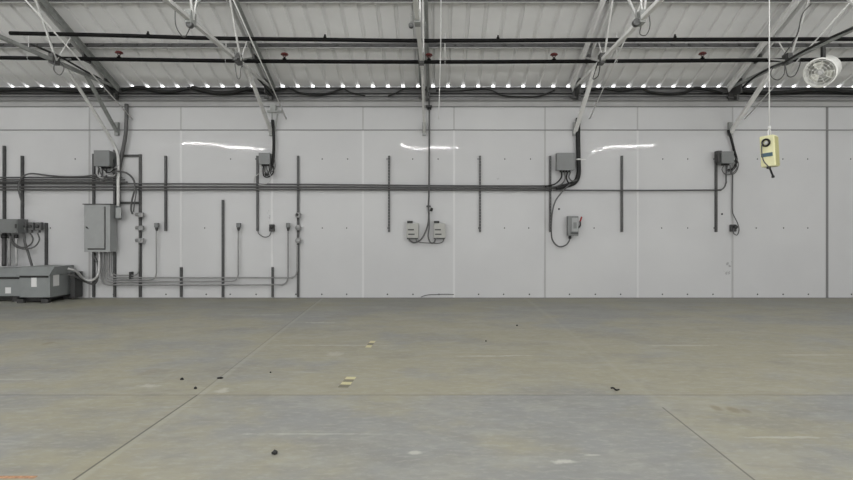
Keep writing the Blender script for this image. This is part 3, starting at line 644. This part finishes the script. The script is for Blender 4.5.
cable('looping_cable', [(266.5, 166, 8.86), (267.5, 171, 8.86), (272, 171.5, 8.86), (275, 167, 8.86), (274.5, 160, 8.86)], .008, M_gcable, 'grey cable loop right of the small junction box', 'cable', WG)
cable('looping_cable', [(99.5, 168, 8.82), (101, 174, 8.82), (108, 178.5, 8.82), (115, 176, 8.82), (116.5, 168, 8.82)], .010, M_gcable, 'dark cable loop hanging under the leftmost junction box', 'cable', WG)
cable('looping_cable', [(102, 168, 8.80), (108, 172.5, 8.80), (113, 170, 8.80), (114, 164, 8.82), (113.5, 158, 8.86)], .009, M_cable, 'black cable curling up at the right of the leftmost junction box', 'cable', WG)
# sockets
def socket(px, py, lab, s=1):
    c0 = P(px, py, 8.94)
    t = thing('wall_socket', c0, lab, 'socket')
    MB().bb(c0.x-.045*s, c0.x+.045*s, 8.93, 8.998, c0.z-.06, c0.z+.06, bev=.01).build('box', M_boxd, t)
    MB().lathe([(0, 0), (.034*s, 0), (.034*s, .035), (.022, .045), (0, .045)], (c0.x+.01, 8.93, c0.z+.015), (0, -1, 0), 16).build('plug', M_black, t)
socket(733.8, 228, 'dark wall socket at the end of the long thin hanging cable')
socket(271.5, 228, 'dark wall socket right of the small junction box strut, fed by a sagging cable', .9)
cable('looping_cable', [(257.5, 230, 8.94), (259, 234, 8.94), (264, 237, 8.94), (269, 236, 8.94), (271.5, 231, 8.93)], .008, M_gcable, 'short sagging cable between strut foot and dark wall socket', 'cable', WG)

# ================================================================ breaker panel
Yf = 8.77
a = P(84, 252, Yf); b_ = P(110, 204.5, Yf)
t = thing('breaker_panel', (a.x, 8.95, a.z), 'tall grey electrical breaker panel with a closed door, on the wall at left', 'electrical panel')
MB().bb(a.x, b_.x, Yf+.003, 8.955, a.z, b_.z).build('cabinet', M_boxl, t)
MB().bb(a.x-.012, b_.x+.012, Yf-.02, 8.955, b_.z, b_.z+.012).build('top_lip', M_boxd, t)
d0 = P(86, 248.3, Yf); d1 = P(104.6, 206.5, Yf)
d = MB().bb(d0.x, d1.x, Yf-.012, Yf+.003, d0.z, d1.z, bev=.003).build('door', M_boxl, t)
m = MB(); m.bb(d1.x+.002, d1.x+.014, Yf-.004, Yf+.003, d0.z, d1.z); m.bb(d0.x+.03, d1.x+.014, Yf-.006, Yf+.003, d0.z-.022, d0.z-.002); m.build('hinge_gap', M_boxd, t)
h0 = P(86.8, 227.5, Yf-.012)
m = MB(); m.lathe([(0, 0), (.014, 0), (.012, .01), (0, .01)], h0, (0, -1, 0), 12); m.bar(h0+Vector((-.005, -.014, .012)), h0+Vector((.03, -.014, -.018)), .010, .008); m.build('handle', M_black, d)
MB().bb(b_.x, b_.x+.003, Yf+.05, 8.93, a.z+.05, b_.z-.05).build('side_panel', M_boxl, t)

# ================================================================ left equipment
a = P(-70, 233, 8.72); b_ = P(17, 219, 8.72)
t = thing('wireway', (a.x, 8.95, a.z), 'long level grey wireway trough at the left edge of the wall', 'wireway')
MB().bb(a.x, b_.x, 8.73, 8.955, a.z, b_.z).build('trough', M_box, t)
MB().bb(a.x, b_.x-.01, 8.722, 8.73, a.z+.01, b_.z-.01).build('cover', M_box, t)
MB().bb(b_.x-.03, b_.x-.01, 8.71, 8.722, a.z+.08, b_.z-.08).build('latch', M_boxd, t)
for x, w in ((23.3, 'left'), (30.2, 'middle'), (37.6, 'right')):
    a = P(x-2.6, 230.3, 8.88); b_ = P(x+2.7, 222.3, 8.88)
    t = thing('receptacle_box', (a.x, 8.95, a.z), w+' one of three small grey receptacle boxes beside the wireway', 'outlet box', 'receptacle boxes by the wireway')
    MB().bb(a.x, b_.x, 8.88, 8.955, a.z, b_.z, bev=.006).build('box', M_boxm, t)
    MB().lathe([(0, 0), (.030, 0), (.026, .03), (0, .03)], ((a.x+b_.x)/2, 8.88, (a.z+b_.z)/2), (0, -1, 0), 14).build('cover', M_boxd, t)
    MB().lathe([(0, 0), (.017, 0), (.017, .04), (0, .04)], ((a.x+b_.x)/2, 8.92, a.z), (0, 0, -1), 10).build('connector', M_boxd, t)
for (pts, r, lab) in (([(24, 233, 8.88), (25, 243, 8.86), (28.5, 254, 8.84), (32, 266, 8.84)], .019, 'fat grey flexible conduit leaning down behind the front transformer'),
                      ([(30.2, 233, 8.86), (33, 239, 8.84), (30, 245, 8.82), (22, 247.5, 8.82), (14, 243, 8.82), (10.5, 235, 8.82)], .012, 'inner flexible loop under the three receptacle boxes'),
                      ([(37.6, 233, 8.86), (39.3, 240, 8.83), (34, 247, 8.8), (24, 249, 8.8), (15, 246, 8.8), (11, 240, 8.8), (9, 235, 8.8)], .012, 'outer flexible loop under the three receptacle boxes')):
    cable('flexible_conduit', pts, r, M_gcable, lab, 'conduit', 'flexible conduits by the wireway')
for x, r, ma, lab in ((4.2, .034, M_boxd, 'thick dark upright pipe under the wireway'), (9.3, .022, M_conduit_m, 'middle upright pipe under the wireway'), (16.3, .018, M_conduit_l, 'thin pale upright pipe under the wireway')):
    tag(MB().lathe([(0, 0), (r+.012, 0), (r+.012, .06), (0, .06)], P(x, 234.5, 8.85), (0, 0, -1), 12).build('pipe_coupling', M_black), 'black coupling on top of the '+lab, 'coupling', 'couplings under the wireway')
    cable('upright_pipe', [(x, 233, 8.85), (x, 250, 8.85), (x, 266, 8.85)], r, ma, lab, 'pipe', 'upright pipes under the wireway')

def transformer(x0, x1, Yf, Yb, h, lab, labels, right=True):
    t = thing('transformer', ((x0+x1)/2, Yb, 0), lab, 'transformer', 'grey floor transformers')
    zb = .085; zl = h-.13
    MB().bb(x0+.03, x1-.015, Yf+.02, Yb, zb, zl+.02).build('body', M_tx, t)
    # hood: sloped front overhanging lip
    m = MB(); prof = [(Yf-.01, zl), (Yf-.01, zl+.02), (Yf+.10, h), (Yb, h), (Yb, zl)]
    m.prism(prof, x0, x1); m.build('lid', M_tx, t)
    MB().bb(x0+.04, x1-.04, Yf+.005, Yf+.02, zl-.032, zl-.002).build('under_lip_strip', M_black, t)  # plain black strip below the lid lip
    for s in (x0+.02, x1-.12):
        m = MB(); m.bb(s, s+.10, Yf-.02, Yf+.04, 0, zb); m.bb(s, s+.10, Yf-.02, Yb, zb-.02, zb); m.bb(s, s+.10, Yb-.08, Yb-.01, 0, zb); m.build('foot', M_boxd, t)
    MB().bb(x0+.08, x1-.13, Yf+.05, Yb-.05, .02, zb).build('underside_shade', M_black, t)  # black block fills the gap under the body in place of shade
    for (u0, u1, v0, v1, sd) in labels:
        if sd == 'f': MB().bb(u0, u1, Yf+.014, Yf+.02, v0, v1).build('rating_label', M_label, t)
        else: MB().bb(x1-.015, x1-.012, u0, u1, v0, v1).build('rating_label', M_label, t)
    return t
xr_ = (50-CX)*8.38/F; xl_ = (16.5-CX)*8.38/F
transformer(xl_, xr_, 8.38, 8.93, .555, 'front grey floor transformer with two white labels, partly hiding the other', [(P(30.5, 0, 8.38).x, P(35.8, 0, 8.38).x, P(0, 287, 8.38).z, P(0, 276, 8.38).z, 'f'), (8.47, 8.60, .25, .44, 's')])
transformer(-7.35, -6.60, 8.55, 8.93, .52, 'grey floor transformer at the left edge, beneath the wireway', [(P(4.5, 0, 8.55).x, P(10, 0, 8.55).x, P(0, 293.5, 8.55).z, P(0, 287.5, 8.55).z, 'f')])
m = MB(); m.bb(P(72, 0, 8.8).x, P(76.5, 0, 8.8).x, 8.76, 8.95, .03, P(0, 272, 8.8).z); 
tag(m.build('splice_box', M_boxd), 'dark box on the wall base tucked against the front transformer', 'box')

# ================================================================ chargers in the middle
for x0, w in ((406.7, 'left'), (433.6, 'right')):
    Yc = 8.88; a = P(x0, 238, Yc); b_ = P(x0+11.8, 223.3, Yc)
    t = thing('wall_charger', ((a.x+b_.x)/2, 8.95, a.z), w+' one of two pale wall chargers under the central cable', 'charger', 'pale wall chargers')
    MB().bb(a.x, b_.x, Yc, 8.97, a.z, b_.z, bev=.008).build('housing', M_cream, t)
    MB().bb(a.x+.005, a.x+.095, Yc+.02, 8.97, b_.z, b_.z+.04, bev=.004).build('switch', M_black, t)
    MB().bb(a.x+.002, b_.x-.01, Yc+.01, 8.96, a.z-.02, a.z+.01).build('terminal_strip', M_boxd, t)
    for v, u0, u1 in ((.125, .02, .12), (.05, .025, .13)):
        MB().bb(a.x+u0, a.x+u1, Yc-.002, Yc, a.z+v, a.z+v+.022).build('printed_strip', M_boxd, t)
for pts, r, lab in (([(428.8, 213, 8.91), (428, 224, 8.91), (424, 235, 8.91), (419, 241, 8.91), (413.5, 242.5, 8.91), (409.5, 240, 8.91), (409, 237, 8.91)], .013, 'dark cable swinging from the centre down to the left charger'),
                    ([(429, 213, 8.90), (429.2, 226, 8.90), (428.2, 236, 8.90), (430.5, 242.5, 8.90), (434, 242.5, 8.90), (436, 238, 8.90)], .013, 'dark cable swinging from the centre down to the right charger'),
                    ([(443.5, 238, 8.92), (443, 241.5, 8.92), (438, 243.3, 8.92), (425, 242.8, 8.92), (417, 241.5, 8.92), (416, 238, 8.92)], .007, 'thin cable linking the bottoms of the two chargers')):
    cable('charger_cable', pts, r, M_gcable, lab, 'cable', 'charger cables')
tag(MB().lathe([(0, 0), (.022, 0), (.022, .05), (0, .05)], P(431, 211, 8.92), (.3, -.2, 1), 10).build('cord_plug', M_black), 'small black plug on the central cable above the chargers', 'plug')
tag(MB().bb(XW(426.5), XW(430.8), 8.88, 8.999, ZY(207.2), ZY(205.8)).build('cable_clamp', M_boxd), 'small dark clamp holding the central cable to the wall', 'clamp')
tag(MB().lathe([(.034, 0), (.034, .025), (.0, .025)], P(429.3, 109.5, 8.93), (0, 0, 1), 12).bb(XW(423), XW(432), 8.88, 8.97, ZY(108.3), ZY(106.8)).build('cable_clamp', M_black), 'black clamp where the central cable leaves the middle truss', 'clamp')

# ================================================================ switch with red lever
Yd = 8.86; a = P(568, 235.8, Yd); b_ = P(578.6, 216, Yd)
t = thing('disconnect_switch', ((a.x+b_.x)/2, 8.95, a.z), 'grey disconnect switch box with a red-tipped lever on its right side', 'switch')
MB().bb(a.x, b_.x, Yd, 8.955, a.z, b_.z, bev=.008).build('enclosure', M_box, t)
cv = MB().bb(a.x+.06, b_.x-.008, Yd-.012, Yd, a.z+.07, b_.z-.03, bev=.004).build('cover', M_boxl, t)
MB().bb(a.x+.085, b_.x-.035, Yd-.014, Yd-.012, a.z+.12, a.z+.22).build('label_plate', M_boxd if False else M_box, cv)
MB().bb(a.x+.04, b_.x-.005, Yd-.016, Yd-.004, a.z+.035, a.z+.055, bev=.003).build('hasp', M_boxd, t)
lv = MB().tube([(b_.x-.005, Yd+.03, a.z+.12), (b_.x+.03, Yd+.02, a.z+.17), (b_.x+.028, Yd+.02, a.z+.24)], .013, 8).build('lever', M_black, t)
MB().tube([(b_.x+.028, Yd+.02, a.z+.235), (b_.x+.045, Yd+.02, a.z+.275), (b_.x+.055, Yd+.02, a.z+.315)], .013, 8).build('lever_grip', M_red, lv)
MB().lathe([(0, 0), (.024, 0), (.024, .05), (0, .05)], (a.x+.045, 8.91, a.z), (0, 0, -1), 10).build('connector', M_black, t)
# plugged holes in the panels
for x, y, lab in ((559, 209, 'small black hole plug in the wall left of the red lever switch'), (722, 214, 'small black hole plug in the wall right of the rightmost strut')):
    tag(MB().lathe([(0, .0), (.017, 0), (.013, .008), (0, .008)], (XW(x), 8.9995, ZY(y)), (0, -1, 0), 12).build('hole_plug', M_black), lab, 'plug', 'hole plugs')
cable('floor_cable', [(421, 297.0, 8.96), (425, 295.6, 8.98), (430, 294.6, 8.98), (437, 294.4, 8.985), (447, 294.2, 8.985), (454, 294.4, 8.985)], .006, M_gcable, 'thin cable lying along the wall base below the chargers', 'cable')

# ================================================================ hanging yellow box and fan
c0 = P(769.3, 151.5, 6.5); R = Matrix.Rotation(math.radians(-51), 3, 'Z') @ Matrix.Rotation(math.radians(-3), 3, 'Y')
t = thing('hanging_control_box', c0, 'pale yellow box with a dark ring and blue label, hanging on a white rope', 'control box')
w, dd, hh = .160, .13, .375
def LB(x, y, z, s, name, ma, bev=0, parent=None):
    return MB().box(c0+R@Vector((x, y, z)), s, R, 0, bev).build(name, ma, parent or t)
LB(0, 0, 0, (w, dd, hh), 'case', M_yellow, .012)
LB(w/2+.002, .008, -.005, (.006, dd-.02, hh-.03), 'shaded_side', M_yellow_shade)  # darker sheet paints shade onto the right face of the case
lab_ = LB(-.005, -dd/2-.002, -.045, (w-.035, .004, .045), 'blue_label', M_blue)
m = MB(); nn = R@Vector((0, -1, 0)); oo = c0+R@Vector((-.005, -dd/2, .10))
ring = [oo+nn*.012+(R@Vector((math.cos(a_), 0, math.sin(a_))))*.040 for a_ in [k*2*math.pi/20 for k in range(21)]]
m.tube(ring, .012, 8, smooth=False); m.build('ring', M_cable, t)
MB().lathe([(0, 0), (.022, 0), (.018, .012), (0, .012)], oo, nn, 14).build('hub', M_label, t)
LB(.0, -dd/2+.02, -hh/2-.012, (.04, .03, .026), 'cable_gland', M_black)
f_ = lambda x, z, y=-.022: c0+R@Vector((x, -dd/2+y, z))
MB().tube([f_(-.04, .11), f_(-.05, .05), f_(-.05, -.04), f_(-.035, -.12), f_(0, -.18, -.012), f_(.02, -.215, 0), f_(.03, -.24, 0)], .0065, 8).build('cord', M_gcable, t)
MB().tube([f_(.018, -.21, 0), f_(.035, -.27, 0), f_(.048, -.31, 0)], .011, 10).build('cord_plug', M_cable, t)
MB().lathe([(0, 0), (.016, 0), (.018, .025), (0, .03)], f_(.046, -.30, 0), (.15, 0, -1), 12).build('plug_tip', M_black, t)
top = c0+Vector((0, 0, hh/2)); z1 = roofz(6.5)-.003
m = MB(); m.tube([top+Vector((-.03, -.03, 0)), top+Vector((-.015, 0, .05)), top+Vector((0, 0, .09))], .006, 6); m.tube([top+Vector((.04, .04, -.01)), top+Vector((.015, 0, .05)), top+Vector((0, 0, .09))], .006, 6)
m.tube([top+Vector((0, 0, .08)), top+Vector((0, 0, .12))], .016, 8, smooth=False)
m.tube([top+Vector((0, 0, .09)), (c0.x, 6.5, z1)], .007, 8, smooth=False)
tag(m.build('rope', M_rod), 'white rope holding up the yellow box', 'rope')

C = Vector((4.85, 6.8, 3.14)); dv = Vector((.70, .60, .36)).normalized()
t = thing('drum_fan', C+Vector((0, 0, -.2)), 'white drum-shaped fan hanging from the rightmost truss', 'fan')
o_ = C-dv*.16
FS = 1.12
m = MB(); m.lathe([(r_*FS, h_) for r_, h_ in [(.150, 0), (.162, .0), (.165, .02), (.150, .06), (.135, .22), (.142, .33), (.120, .36), (.05, .37), (0, .37), (0, .355), (.05, .352), (.115, .345), (.13, .32), (.125, .22), (.14, .06), (.150, 0)]], o_, dv, 28)
m.build('housing', M_fan, t)
uu = dv.cross(Vector((0, 0, 1))).normalized(); vv = dv.cross(uu)
m = MB()
for rr in (.05, .085, .12, .155):
    m.tube([o_-dv*.005+(uu*math.cos(a_)+vv*math.sin(a_))*rr for a_ in [k*2*math.pi/24 for k in range(25)]], .003, 5, smooth=False)
for k in range(10):
    a_ = k*math.pi/5; q = (uu*math.cos(a_)+vv*math.sin(a_)); m.tube([o_-dv*.005+q*.02, o_-dv*.005+q*.155], .0025, 5, smooth=False)
m.build('guard', M_fan, t)
MB().lathe([(0, 0), (.030, .0), (.034, .02), (.034, .10), (0, .10)], o_+dv*.02, dv, 16).build('hub', M_label, t)
for k in range(3):
    a_ = k*2*math.pi/3+.4; q = (uu*math.cos(a_)+vv*math.sin(a_)); s_ = dv.cross(q)
    m = MB(); vs = []
    for (rr, ww, tw) in ((.032, .02, .02), (.08, .045, .018), (.125, .055, .012)):
        for sg in (-1, 1): vs.append([o_+dv*(.06+sg*tw)+q*rr+s_*sg*ww, o_+dv*(.064+sg*tw)+q*rr+s_*sg*ww])
    for i in range(2):
        a0, a1, b0_, b1 = vs[2*i], vs[2*i+1], vs[2*i+2], vs[2*i+3]
        m.poly([a0[0], a1[0], b1[0], b0_[0]]); m.poly([a0[1], b0_[1], b1[1], a1[1]])
    m.build('blade', M_fanb, t)
MB().bb(4.83, 4.87, 6.78, 6.82, 3.27, 3.44).build('stem', M_black, t)

# ================================================================ floor marks and litter
def flat(name, px, py, sx, sy, rot, ma, lab, cat, h=.0015):
    Y = F*CH/(py-CY); X = (px-CX)*Y/F
    return tag(MB().box((X, Y, h/2+.0003), (sx, sy, h), Matrix.Rotation(rot, 3, 'Z')).build(name, ma), lab, cat)
def stripes(name, c1, c2, sc):
    m = mat(name, c1, .6); nt = m.node_tree; tc = nt.nodes.new('ShaderNodeTexCoord'); w_ = nt.nodes.new('ShaderNodeTexWave'); w_.inputs['Scale'].default_value = sc; w_.bands_direction = 'Y'; w_.wave_profile = 'SIN'
    nt.links.new(tc.outputs['Object'], w_.inputs['Vector']); r = nt.nodes.new('ShaderNodeValToRGB'); r.color_ramp.interpolation = 'CONSTANT'; r.color_ramp.elements[1].position = .5
    r.color_ramp.elements[0].color = (*c1, 1); r.color_ramp.elements[1].color = (*c2, 1)
    nt.links.new(w_.outputs['Fac'], r.inputs['Fac']); nt.links.new(r.outputs['Color'], nt.nodes['Principled BSDF'].inputs['Base Color']); return m
def tape(px0, py0, px1, py1, w, bands, lab):
    def fp(px, py): Y = F*CH/(py-CY); return Vector(((px-CX)*Y/F, Y, .001))
    a = fp(px0, py0); b = fp(px1, py1); m = MB(); n = len(bands); d = (b-a)/n
    for i, mi in enumerate(bands):
        m.bar(a+d*i, a+d*(i+1), w, .0012, mi)
    return tag(m.build('floor_tape', [M_ty, M_tb]), lab, 'tape', 'hazard tape scraps')
M_ty = mat('yellow_tape', (.60, .56, .33), .6); M_tb = mat('black_tape', (.19, .18, .13), .6)
tape(343, 387.5, 351.5, 377, .075, [1, 0, 1, 0], 'larger scrap of yellow and black hazard tape on the floor')
tape(368, 347.5, 373, 341, .055, [0, 1, 0], 'smaller faded scrap of striped tape, nearer the wall')
flat('orange_tape', 0, 477.3, .33, .022, 0, M_orange, 'strip of orange tape on the floor at the bottom left corner', 'tape')
def debris(px, py, r, h, lab, n=9, sx=1, ma=None):
    Y = F*CH/(py-CY); X = (px-CX)*Y/F; m = MB()
    bm = m.bm; ic = bmesh.ops.create_icosphere(bm, subdivisions=2, radius=1)
    r *= .72; h *= .8; rnd = random.Random(int(px*10))
    for v in bm.verts:
        k = .72+.5*rnd.random(); v.co = Vector((v.co.x*r*sx*k, v.co.y*r*k, max(-.6, v.co.z)*h*.6*k))
    mn = min(v.co.z for v in bm.verts)
    bmesh.ops.translate(bm, verts=bm.verts, vec=(X, Y, -mn))
    return tag(m.build('debris', ma or M_cable), lab, 'debris', 'dark scraps on the floor')
d = debris(274.5, 454.3, .017, .028, 'largest black scrap on the floor, nearest the camera', sx=1.15, ma=M_black)
debris(182, 380, .016, .022, 'dark scrap on the floor, left one of the three near the slab joint', sx=1.1)
debris(195.5, 389, .016, .022, 'dark scrap on the floor, lowest of the three near the slab joint', ma=M_black)
debris(220, 378.5, .022, .015, 'flat dark scrap on the floor, right one of the three near the slab joint', sx=1.5)
debris(270.5, 373, .009, .014, 'tiny dark crumb on the floor left of the larger hazard tape')
debris(517, 326, .014, .02, 'tiny dark crumb on the far floor right of centre')
debris(486, 341.5, .010, .016, 'tiny dark crumb on the floor in front of the far right-hand one')
def fpt(px, py, z): Y = F*CH/(py-CY); return Vector(((px-CX)*Y/F, Y, z))
m = MB(); m.tube([fpt(611, 388.8, .006), fpt(613.5, 389.5, .012), fpt(616, 391, .008), fpt(619, 390.2, .005)], .0055, 6)
tag(m.build('twig', M_cable), 'small dark twig-like scrap on the floor right of centre', 'debris')

# ================================================================ strip lamps above the camera (their glare shows in the wall)
for x, w in ((-7.2, 'left'), (-.3, 'middle'), (6.3, 'right')):
    t = thing('strip_lamp', (x, 0, 3.87), w+' one of the three long tube lamps that glare in the glossy wall', 'lamp', 'long tube lamps')
    Lh = {'left': 1.3, 'middle': .85, 'right': 1.05}[w]
    MB().tube([(x-Lh, 0, 3.87), (x+Lh, 0, 3.87)], .028, 10, smooth=False).build('tube', M_tube, t)
    m = MB(); m.prism([(-.07, 3.93), (-.05, 4.0), (.05, 4.0), (.07, 3.93)], x-Lh-.03, x+Lh+.03); m.build('reflector', M_girt, t)
    for s in (-1, 1): MB().tube([(x+s*Lh*.7, 0, 4.0), (x+s*Lh*.7, 0, roofz(0)-.01)], .006, 6, smooth=False).build('suspension_wire', M_rod, t)
